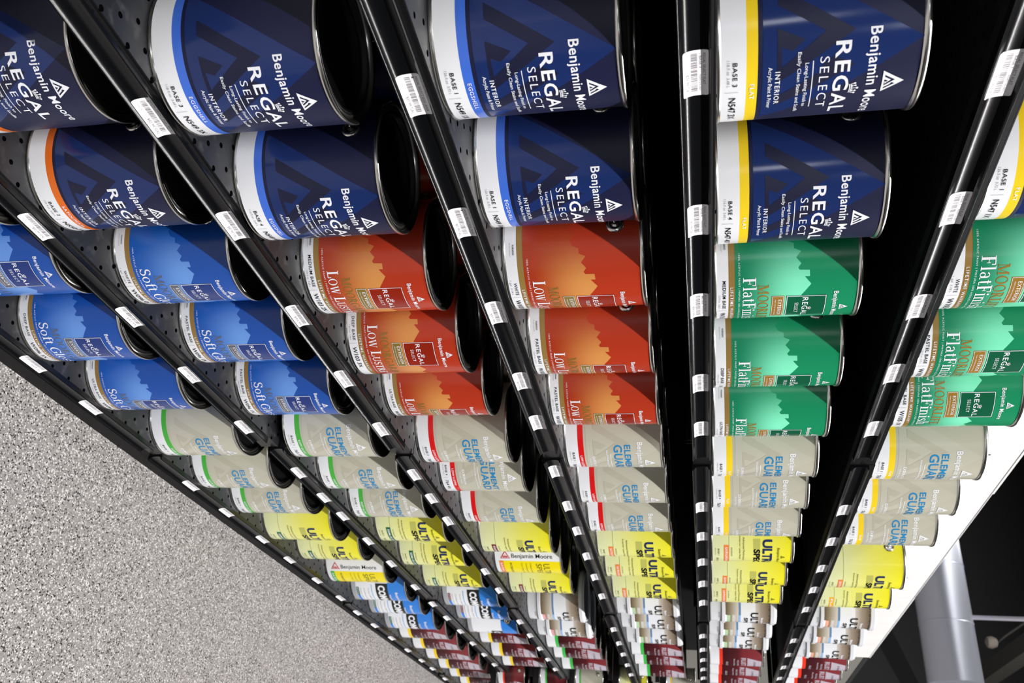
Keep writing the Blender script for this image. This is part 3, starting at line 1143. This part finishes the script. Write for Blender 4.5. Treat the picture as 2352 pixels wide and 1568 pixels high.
LTXT = {(4, 0): ('REGAL SELECT FLAT', '- BASE 3', 'N5473X-001', '235205', '$76.99 GAL'), (4, 1): ('REGAL SELECT FLAT', '- BASE 4', 'N5474X-001', '728423', '$76.99 GAL'),
        (4, 2): ('REGAL EXT MOORLIFE', '- MED BASE', 'W1052X-001', '738480', '$83.99'), (4, 3): ('REGAL EXT MOORLIFE', '- DEEP BASE', 'W1053X-001', '738481', '$83.99'),
        (4, 4): ('REGAL EXT MOORLIFE', '- ULTRA BASE', 'W1054X-001', '738482', '$83.99'),
        (5, 0): ('REGAL SELECT FLAT', '- BASE 1', 'N5471X-001', '235201', '$76.99 GAL'), (5, 1): ('REGAL SELECT FLAT', '- BASE 1', 'N5471X-001', '235201', '$76.99 GAL'),
        (5, 2): ('REGAL EXT MOORLIFE', '- WHITE', 'W10501-001', '738477', '$83.99'), (5, 3): ('REGAL EXT MOORLIFE', '- PASTEL', 'W1051X-001', '738478', '$83.99'),
        (3, 0): ('REGAL SELECT EGG -BASE', '1', 'N5491X-001', '641906', '$82.99 GAL'), (3, 1): ('REGAL SELECT EGG -BASE', '1', 'N5491X-001', '241906', '$82.99 GAL'),
        (3, 2): ('REGAL EXT MOORGARD', '- WHITE', 'W10301-001', '738465', '$83.99'), (3, 3): ('REGAL EXT MOORGARD', '- PASTEL', 'W1031X-001', '738466', '$83.99'),
        (2, 0): ('REGAL SELECT EGG -BASE', '3', 'N5493X-001', '734418', '$82.99 GAL'), (2, 1): ('REGAL SELECT EGG -BASE', '4', 'N5494X-001', '332636', '$82.99 GAL'),
        (2, 2): ('REGAL EXT MOORGARD', '- MED BASE', 'W1032X-001', '738467', '$83.99'), (2, 3): ('REGAL EXT MOORGARD', '- DEEP BASE', 'W1033X-001', '738468', '$83.99'),
        (1, 0): ('SATIN/PEARL - BASE 2', '2', 'N5502X-001', '138945', '$82.99 GAL'), (1, 1): ('REGAL EXT MOORGLO', '- WHITE', 'W09601-001', '738455', '$83.99'),
        (1, 2): ('REGAL EXT MOORGLO', '- PASTEL', 'W0961X-001', '738456', '$83.99')}
TIER = ['bottom deck', 'second tier up', 'third tier up', 'fourth tier up', 'fifth tier up', 'top tier']
BAY = ['nearest bay', 'second bay', 'third bay', 'fourth bay']


def shelf(k, b, x0, x1, yl, zl, zd, labels, print_for, label):
    root = empty('base_deck' if k == 0 else 'shelf', (x0, 0, zd + EYE))
    g = 0.002
    L = x1 - x0
    sub = 'deck_black'
    d = Box()
    t = 0.0016
    d.add(g, L - g, yl + 0.004, YB - 0.012, -t, 0)
    new_obj('deck', d.mesh('deck', [sub]), root)
    fz = zl - zd
    d = Box()                                            # folded edges of the pan
    d.add(g, L - g, yl + 0.0042, yl + 0.0058, fz - 0.016, -t)
    d.add(g, L - g, yl + 0.0058, yl + 0.020, fz - 0.016, fz - 0.0145)
    d.add(g, L - g, YB - 0.016, YB - 0.0145, -0.030, -t)
    d.add(g, g + 0.0014, yl + 0.006, YB - 0.016, -0.026, -t)
    d.add(L - g - 0.0014, L - g, yl + 0.006, YB - 0.016, -0.026, -t)
    new_obj('folded_edge', d.mesh('folded_edge', ['black_shelf']), root)
    if k > 0:
        d = Box()
        d.add(g + 0.002, L - g - 0.002, yl + 0.021, YB - 0.018, -t - 0.0012, -t - 0.0004)
        new_obj('underside', d.mesh('underside', ['deck_under']), root)
        for bx0 in (0.006, L - 0.009):
            d = Box()
            d.add(bx0, bx0 + 0.003, yl + 0.05, YB - 0.001, -0.045, -0.027)
            new_obj('bracket', d.mesh('bracket', ['black_shelf']), root)
    else:
        d = Box()
        d.add(0, L, 0.004, 0.016, -(zd + EYE), fz - 0.0165)
        new_obj('kick_plate', d.mesh('kick_plate', ['kick_black']), root)
    new_obj('price_rail', rail_mesh(g + 0.001, L - 0.040, yl, fz), root)
    for n, lx in enumerate(labels):
        p = new_obj('price_label', PAPER, root)
        p.location = (lx - x0 - 0.028, yl, fz)
        q = new_obj('label_print', print_for(n), p)
    tag(root, label, 'shelf', 'black shelves of the paint gondola')
    return root


_lp = {}
for k in range(6):
    for b in range(3):
        x0, x1 = XB[b], XB[b + 1]
        ls = [(n, x) for n, x in enumerate(LX[k]) if x0 + 0.03 < x < x1 - 0.05]
        def pf(n, ls=ls, k=k):
            key = (k, ls[n][0])
            if key in LTXT:
                if key not in _lp:
                    _lp[key] = sticker_print(*LTXT[key], seed=k * 31 + key[1])
                return _lp[key]
            return FAR_PRINT
        nm = 'black steel %s with white price stickers, %s of the %s' % ('base deck' if k == 0 else 'shelf', TIER[k], BAY[b]) if k else \
             'black base deck just above the speckled floor, in the %s' % BAY[b]
        shelf(k, b, x0, x1, YL[k], ZL[k][b], ZD[k][b], [x for n, x in ls], pf, nm)
# fourth bay: closer tiers for quart tins
T4 = [(0, -1.1399, -1.122), (1, -0.906, -0.889), (2, -0.716, -0.699), (3, -0.560, -0.543), (4, -0.370, -0.353), (4, -0.170, -0.153)]
for j, (k, zl, zd) in enumerate(T4):
    labs = [4.10 + 0.125 * q for q in range(8)] if j else [4.10, 4.30, 4.5, 4.7, 4.9]
    shelf(k if j == 0 else max(1, k), 3, XB[3], XB[4], -0.010 if j == 0 else -0.045, zl, zd, labs, lambda n: FAR_PRINT,
          'small far black shelf in the fourth bay, tier %s of its close tiers' % ('one', 'two', 'three', 'four', 'five', 'six')[j])

TOP = 0.887
for b in range(4):
    x0, x1 = XB[b], XB[b + 1]
    root = empty('back_panel', (x0, YB, 0))
    d = Box()
    d.add(0.001, x1 - x0 - 0.001, 0, 0.018, 0.31 + EYE, TOP + EYE - 0.004)
    new_obj('panel_board', d.mesh('panel_board', ['panel_ribbed']), root)
    d = Box()
    d.add(0.001, x1 - x0 - 0.001, 0, 0.018, 0.10, 0.31 + EYE)  # black puts the shade between tiers into the board's colour
    tag(new_obj('shade_board', d.mesh('shade_board', ['kick_black']), root), 'lower back board, coloured black for the shade between tiers')
    d = Box()
    d.add(0.0, x1 - x0, -0.002, 0.020, TOP + EYE - 0.004, TOP + EYE + (0.0, 0.002, -0.002, 0)[b])
    new_obj('top_cap', d.mesh('top_cap', ['panel_white']), root)
    d = Box()
    d.add(-0.012, 0.012, 0.019, 0.045, 0, TOP + EYE - 0.01)
    new_obj('upright_post', d.mesh('upright_post', ['black_shelf']), root)
    for q, zz in ((0.16, 0.72), (0.30, 0.80), (0.62, 0.66)):
        d = Box()
        d.add(x1 - x0 - q, x1 - x0 - q + 0.006, -0.0006, 0.0, zz + EYE, zz + 0.006 + EYE)
        new_obj('slot', d.mesh('slot', ['kick_black']), root)
    tag(root, 'white upright back panel behind the top tier of the %s' % BAY[b], 'back panel', 'white gondola back panels')
root = empty('end_panel', (XB[4], YB, 0))
d = Box()
d.add(0.002, 1.2, 0, 0.018, 0.1, TOP + EYE - 0.03)
new_obj('panel_board', d.mesh('panel_board', ['panel_grey']), root)
d = Box()
d.add(0.002, 1.2, -0.003, 0.021, TOP + EYE - 0.03, TOP + EYE - 0.008)
new_obj('top_cap', d.mesh('top_cap', ['panel_cap']), root)
tag(root, 'grey back panel with dark top rail, beyond the last white panel', 'back panel')

# added low shelving, out of view, that cuts light bounced off the floor
for q in range(3):
    root = empty('bounce_blocker', (0.3 + q * 1.5, -2.25, 0))
    d = Box()
    d.add(0.002, 1.498, 0.0, 0.02, 0.12, 1.22)
    new_obj('back_board', d.mesh('back_board', ['kick_black']), root)
    d = Box()
    d.add(0.002, 1.498, 0.0, 0.50, 0.0, 0.12)
    new_obj('base_box', d.mesh('base_box', ['kick_black']), root)
    for zz in (0.5, 0.85, 1.19):
        d = Box()
        d.add(0.004, 1.496, 0.021, 0.46, zz, zz + 0.03)
        new_obj('shelf_board', d.mesh('shelf_board', ['black_shelf']), root)
    tag(root, 'added black shelving, out of view, blocking floor-bounced light, %s of three' % ('nearest', 'middle', 'farthest')[q], 'shelving', 'added light-blocking shelving')

# ------------------------------------------------------------------ the stock
COLOUR = {('regal', 'egg'): ('navy can with blue band', 'navy interior paint cans'),
          ('regal', 'satin'): ('navy can with orange band', 'navy interior paint cans'),
          ('regal', 'flat'): ('navy can with yellow band', 'navy interior paint cans'),
          ('ext', 'blue'): ('bright blue can with pale skyline', 'blue skyline paint cans'),
          ('ext', 'orange'): ('orange-red can with glowing skyline', 'orange skyline paint cans'),
          ('ext', 'green'): ('green can with mint skyline', 'green skyline paint cans'),
          ('guard', 'green'): ('grey-beige can with green band', 'grey-beige paint cans'),
          ('guard', 'red'): ('grey-beige can with red band', 'grey-beige paint cans'),
          ('guard', 'yellow'): ('grey-beige can with yellow band', 'grey-beige paint cans'),
          ('spec', 'green'): ('lemon yellow can with dark green tab', 'lemon yellow paint cans'),
          ('spec', 'maroon'): ('lemon yellow can with maroon tab', 'lemon yellow paint cans'),
          ('spec', 'orange'): ('lemon yellow can with orange tab', 'lemon yellow paint cans'),
          ('spec', 'amber'): ('lemon yellow can with amber tab', 'lemon yellow paint cans'),
          ('turned', 'green'): ('white and yellow can lettered sideways, green tab', 'sideways lettered cans'),
          ('turned', 'orange'): ('white and yellow can lettered sideways, orange tab', 'sideways lettered cans'),
          ('command', 'green'): ('white and sky blue can with green tab', 'white and sky blue cans'),
          ('command', 'maroon'): ('white and sky blue can with maroon tab', 'white and sky blue cans'),
          ('bucket', 'green'): ('white-lidded brown and white bucket with lime tab', 'white-lidded paint buckets'),
          ('bucket', 'pink'): ('white-lidded brown and white bucket with pink tab', 'white-lidded paint buckets'),
          ('bucket', 'orange'): ('white-lidded brown and white bucket with orange tab', 'white-lidded paint buckets'),
          ('rust', 'yellow'): ('maroon can with yellow band', 'maroon paint cans'),
          ('rust', 'green'): ('maroon can with green band', 'maroon paint cans'),
          ('rust', 'red'): ('maroon can with red band', 'maroon paint cans')}
ORD = ['nearest', 'second', 'third', 'fourth', 'fifth', 'sixth', 'seventh', 'eighth', 'ninth', 'tenth', 'eleventh', 'twelfth', 'thirteenth',
       'fourteenth', 'fifteenth', 'sixteenth', 'seventeenth', 'eighteenth', 'nineteenth', 'twentieth']
SHELFNAME = ['bottom deck', 'second shelf up', 'third shelf up', 'fourth shelf up', 'fifth shelf up', 'top shelf']
g_, r_b, y_ = 'green', 'red', 'yellow'
ROWS = {
    0: [(0.765, .084, 'ext', 'blue', 'DEEP BASE', 'W096 3X', 0), (0.949, .093, 'ext', 'blue', 'DEEP BASE', 'W096 3X', -20.9), (1.136, .080, 'ext', 'blue', 'DEEP BASE', 'W096 3X', -13),
        (1.328, .079, 'ext', 'blue', 'ULTRA BASE', 'W096 4X', 9.5), (1.551, .080, 'guard', g_, 'BASE 2', '765 2X', 4.5), (1.740, .080, 'guard', g_, 'BASE 3', '765 3X', -4),
        (1.929, .087, 'guard', g_, 'BASE 4', '765 4X', -18.9), (2.119, .081, 'spec', g_, 'BASE 1', '546 1X', 6), (2.333, .093, 'spec', g_, 'BASE 1', '546 1X', -1.5),
        (2.561, .092, 'turned', g_, '', '', 0), (2.783, .093, 'command', g_, '', '', 0), (2.971, .096, 'command', g_, '', '', -4), (3.155, .086, 'command', g_, '', '', -2),
        (3.330, .090, 'rust', y_, '', '', 6), (3.511, .088, 'rust', y_, '', '', 0), (3.708, .088, 'rust', y_, '', '', 4), (3.910, .087, 'rust', y_, '', '', -6),
        (4.102, .087, 'rust', y_, '', '', 0), (4.30, .087, 'rust', y_, '', '', 2)],
    1: [(0.617, .105, 'regal', 'satin', 'BASE 1', 'N550 1X', -20.3), (0.806, .099, 'regal', 'satin', 'BASE 2', 'N550 2X', 4.2), (1.003, .103, 'ext', 'blue', 'WHITE', 'W096 01', 5.3),
        (1.199, .106, 'ext', 'blue', 'PASTEL BASE', 'W096 1X', -3), (1.408, .104, 'ext', 'blue', 'PASTEL BASE', 'W096 1X', -15), (1.594, .095, 'guard', g_, 'BASE 1', '765 1X', -22.8),
        (1.784, .097, 'guard', g_, 'BASE 1', '765 1X', -7.2), (1.985, .100, 'guard', g_, 'BASE 1', '765 1X', -30.6), (2.181, .103, 'spec', g_, 'BASE 2', '546 2X', -15.4),
        (2.397, .102, 'spec', g_, 'BASE 3', '546 3X', -22.6), (2.635, .106, 'spec', g_, 'BASE 4', '546 4X', -6.5), (2.872, .107, 'command', 'maroon', '', '', 2),
        (3.052, .107, 'command', 'maroon', '', '', -6), (3.230, .099, 'command', 'maroon', '', '', 60), (3.430, .106, 'rust', y_, '', '', 0), (3.649, .099, 'rust', y_, '', '', -6),
        (3.870, .104, 'rust', y_, '', '', 2)],
    2: [(0.621, .076, 'regal', 'egg', 'BASE 3', 'N549 3X', -1.8), (0.821, .075, 'regal', 'egg', 'BASE 4', 'N549 4X', 5.1), (1.029, .090, 'ext', 'orange', 'MEDIUM BASE', 'W103 2X', -4.8),
        (1.218, .086, 'ext', 'orange', 'DEEP BASE', 'W103 3X', -28.6), (1.404, .097, 'ext', 'orange', 'ULTRA BASE', 'W103 4X', 19.5), (1.624, .095, 'guard', r_b, 'BASE 3', '764 3X', -8.2),
        (1.799, .099, 'guard', r_b, 'BASE 4', '764 4X', -39.7), (2.001, .097, 'guard', r_b, 'BASE 4', '764 4X', 1.5), (2.206, .087, 'spec', 'maroon', 'BASE 1', '538 1X', 6.5),
        (2.396, .087, 'turned', 'orange', '', '', 0), (2.604, .087, 'spec', 'maroon', 'BASE 3', '538 3X', -3.3), (2.980, .093, 'bucket', 'pink', '', '', 4),
        (3.177, .084, 'bucket', 'pink', '', '', -2), (3.365, .085, 'rust', g_, '', '', 4), (3.552, .085, 'rust', g_, '', '', -8), (3.780, .085, 'rust', g_, '', '', 0)],
    3: [(0.630, .078, 'regal', 'egg', 'BASE 1', 'N549 1X', 5.7), (0.830, .083, 'regal', 'egg', 'BASE 1', 'N549 1X', -1.6), (1.008, .072, 'ext', 'orange', 'WHITE', 'W103 01', 21.6),
        (1.205, .072, 'ext', 'orange', 'PASTEL BASE', 'W103 1X', 20.6), (1.408, .077, 'ext', 'orange', 'PASTEL BASE', 'W103 1X', 4.9), (1.608, .078, 'guard', r_b, 'BASE 1', '764 1X', -5),
        (1.812, .080, 'guard', r_b, 'BASE 1', '764 1X', -1.8), (1.986, .074, 'guard', r_b, 'BASE 2', '764 2X', -3), (2.184, .074, 'spec', 'orange', 'BASE 1', '545 1X', -2.3),
        (2.384, .080, 'spec', 'orange', 'BASE 2', '545 2X', -13.8), (2.602, .080, 'spec', 'orange', 'BASE 3', '545 3X', -8.5), (2.790, .076, 'bucket', g_, '', '', 3),
        (2.975, .076, 'bucket', g_, '', '', 0), (3.200, .076, 'bucket', g_, '', '', -3), (3.385, .076, 'rust', g_, '', '', 0), (3.560, .076, 'rust', g_, '', '', -4), (3.803, .076, 'rust', g_, '', '', 0)],
    4: [(0.649, .063, 'regal', 'flat', 'BASE 3', 'N547 3X', -4.4), (0.862, .063, 'regal', 'flat', 'BASE 4', 'N547 4X', -9.6), (1.056, .075, 'ext', 'green', 'MEDIUM BASE', 'W105 2X', 2),
        (1.255, .069, 'ext', 'green', 'DEEP BASE', 'W105 3X', 12), (1.424, .062, 'ext', 'green', 'ULTRA BASE', 'W105 4X', 18), (1.597, .058, 'guard', y_, 'BASE 3', '763 3X', 1.4),
        (1.782, .060, 'guard', y_, 'BASE 4', '763 4X', -17), (1.951, .058, 'guard', y_, 'BASE 2', '763 2X', 4), (2.150, .058, 'spec', 'orange', 'BASE 1', '545 1X', -20),
        (2.353, .059, 'spec', 'orange', 'BASE 2', '545 2X', 1), (2.530, .057, 'spec', 'orange', 'BASE 3', '545 3X', -22), (2.768, .057, 'bucket', g_, '', '', 0),
        (2.950, .057, 'bucket', g_, '', '', 2), (3.130, .057, 'bucket', g_, '', '', 0), (3.424, .06, 'rust', r_b, '', '', 0), (3.610, .06, 'rust', r_b, '', '', -4), (3.798, .06, 'rust', r_b, '', '', 2)],
    5: [(0.838, .062, 'regal', 'flat', 'BASE 1', 'N547 1X', -12.6), (1.030, .063, 'ext', 'green', 'WHITE', 'W105 01', -9), (1.220, .062, 'ext', 'green', 'PASTEL BASE', 'W105 1X', -13.5),
        (1.394, .062, 'ext', 'green', 'PASTEL BASE', 'W105 1X', -38.2), (1.626, .062, 'guard', y_, 'BASE 1', '763 1X', -8.6), (1.822, .064, 'guard', y_, 'BASE 1', '763 1X', -9.7),
        (2.018, .062, 'guard', y_, 'BASE 2', '763 2X', -24.7), (2.387, .067, 'spec', 'orange', 'BASE 1', '545 1X', 2.7), (2.582, .066, 'spec', 'amber', 'BASE 2', '545 2X', -8.7),
        (2.818, .063, 'bucket', 'orange', '', '', 0), (3.033, .063, 'bucket', 'orange', '', '', 0), (3.257, .063, 'bucket', 'orange', '', '', 3), (3.445, .063, 'rust', r_b, '', '', 0),
        (3.62, .063, 'rust', r_b, '', '', 0), (3.79, .063, 'rust', r_b, '', '', 0)]}
for k, row in ROWS.items():
    for n in range(1, len(row)):
        if row[n][0] - row[n - 1][0] < 0.1745:
            row[n] = (row[n - 1][0] + 0.1745,) + row[n][1:]
    for n, (x, y, de, ki, ba, co, ro) in enumerate(row):
        b = 0 if x < 1.57 else 1 if x < 2.79 else 2
        c, grp = COLOUR[(de, ki)]
        lab = '%s%s, %s on the %s' % (c, ' marked ' + ba if ba else '', ORD[n], SHELFNAME[k])
        make_can(de, ki, ba, co, x, y, ZD[k][b] + 0.0003, ro, lab, grp)
# a second rank stands behind the front cans where its rims show
for k, ns in ((3, range(0, 8)), (2, range(0, 8)), (1, range(1, 5))):
    for n in ns:
        x, y, de, ki, ba, co, ro = ROWS[k][n]
        b = 0 if x < 1.57 else 1 if x < 2.79 else 2
        c, grp = COLOUR[(de, ki)]
        lab = '%s in the rear rank, behind the %s on the %s' % (c.split(' with')[0], ORD[n] + ' can', SHELFNAME[k])
        make_can(de, ki, ba, co, x, y + 0.176, ZD[k][b] + 0.0003, ro + 8, lab, grp)
# quart tins of the fourth bay
Q = 0.64
for j, (de, ki, nm) in enumerate((('rust', 'red', 'second'), ('rust', 'green', 'third'), ('guard', 'green', 'fourth'), ('spec', 'green', 'fifth'), ('guard', 'yellow', 'sixth'))):
    for q in range(5):
        c, grp = COLOUR[(de, ki)]
        make_can(de, ki, '', '', 4.075 + 0.122 * q, 0.062 - 0.035, T4[j + 1][2] + 0.0003, 0,
                 'small %s, %s on the %s tier of the fourth bay' % (c.replace('dark ', ''), ('first', 'second', 'third', 'fourth', 'fifth')[q], nm),
                 'quart tins in the fourth bay', Q)

# ------------------------------------------------------------------ overhead: duct, hanger, cable, beam
root = empty('air_duct', (9.22, 1.0, 2.285 + EYE))
v, f = [], []
rad = 0.24
n = 64
ys = [0.0]
seam = []
yy = 0.0
while yy < 7.0:
    seam.append(yy)
    yy += 0.55
prof = []
for s0 in seam:
    prof += [(s0, rad), (s0 + 0.535, rad), (s0 + 0.538, rad + 0.004), (s0 + 0.547, rad + 0.004)]
for (py, pr) in prof:
    for k in range(n):
        a = 2 * math.pi * k / n
        v.append((pr * math.cos(a), py, pr * math.sin(a)))
for j in range(len(prof) - 1):
    for k in range(n):
        k2 = (k + 1) % n
        f.append((j * n + k, (j + 1) * n + k, (j + 1) * n + k2, j * n + k2))
f.append([k for k in range(n)])
f.append([(len(prof) - 1) * n + k for k in range(n)][::-1])
me = mesh_from('duct_shell', v, f, ['duct_metal'], smooth=True)
me.set_sharp_from_angle(angle=math.radians(30))
new_obj('duct_shell', me, root)
tag(root, 'big round silver air duct crossing beneath the black ceiling', 'air duct')
me = tube('hanger', [(9.22, 1.62, 2.52 + EYE), (9.22, 1.62, CEIL)], 0.022, ['rod_metal'], 10)
tag(new_obj('hanger_rod', me), 'pale hanger rod holding up the silver duct', 'rod')
root = empty('ceiling_sensor', (14, 2.47, 4.04 + EYE))
new_obj('sensor_head', lathe('sensor_head', [(0.02, -0.09), (0.075, -0.06), (0.085, 0.0), (0.06, 0.06), (0.02, 0.08)], ['camera_grey'], 20), root)
new_obj('cable', tube('cable', [(0, 0, 0.07), (0, 0.10, 0.20), (0, 0.30, 0.50), (0, 0.5, 0.95), (0.0, 0.6, CEIL - 4.04 - EYE)], 0.016, ['beam_paint'], 8), root)
tag(root, 'small grey sensor hanging on a cable beside the duct', 'sensor')
d = Box()
d.add(9.7, 17.9, 1.92, 2.12, 3.80 + EYE, 4.02 + EYE)
tag(new_obj('trim_1', d.mesh('trim_1', ['beam_paint'])), kind='structure')
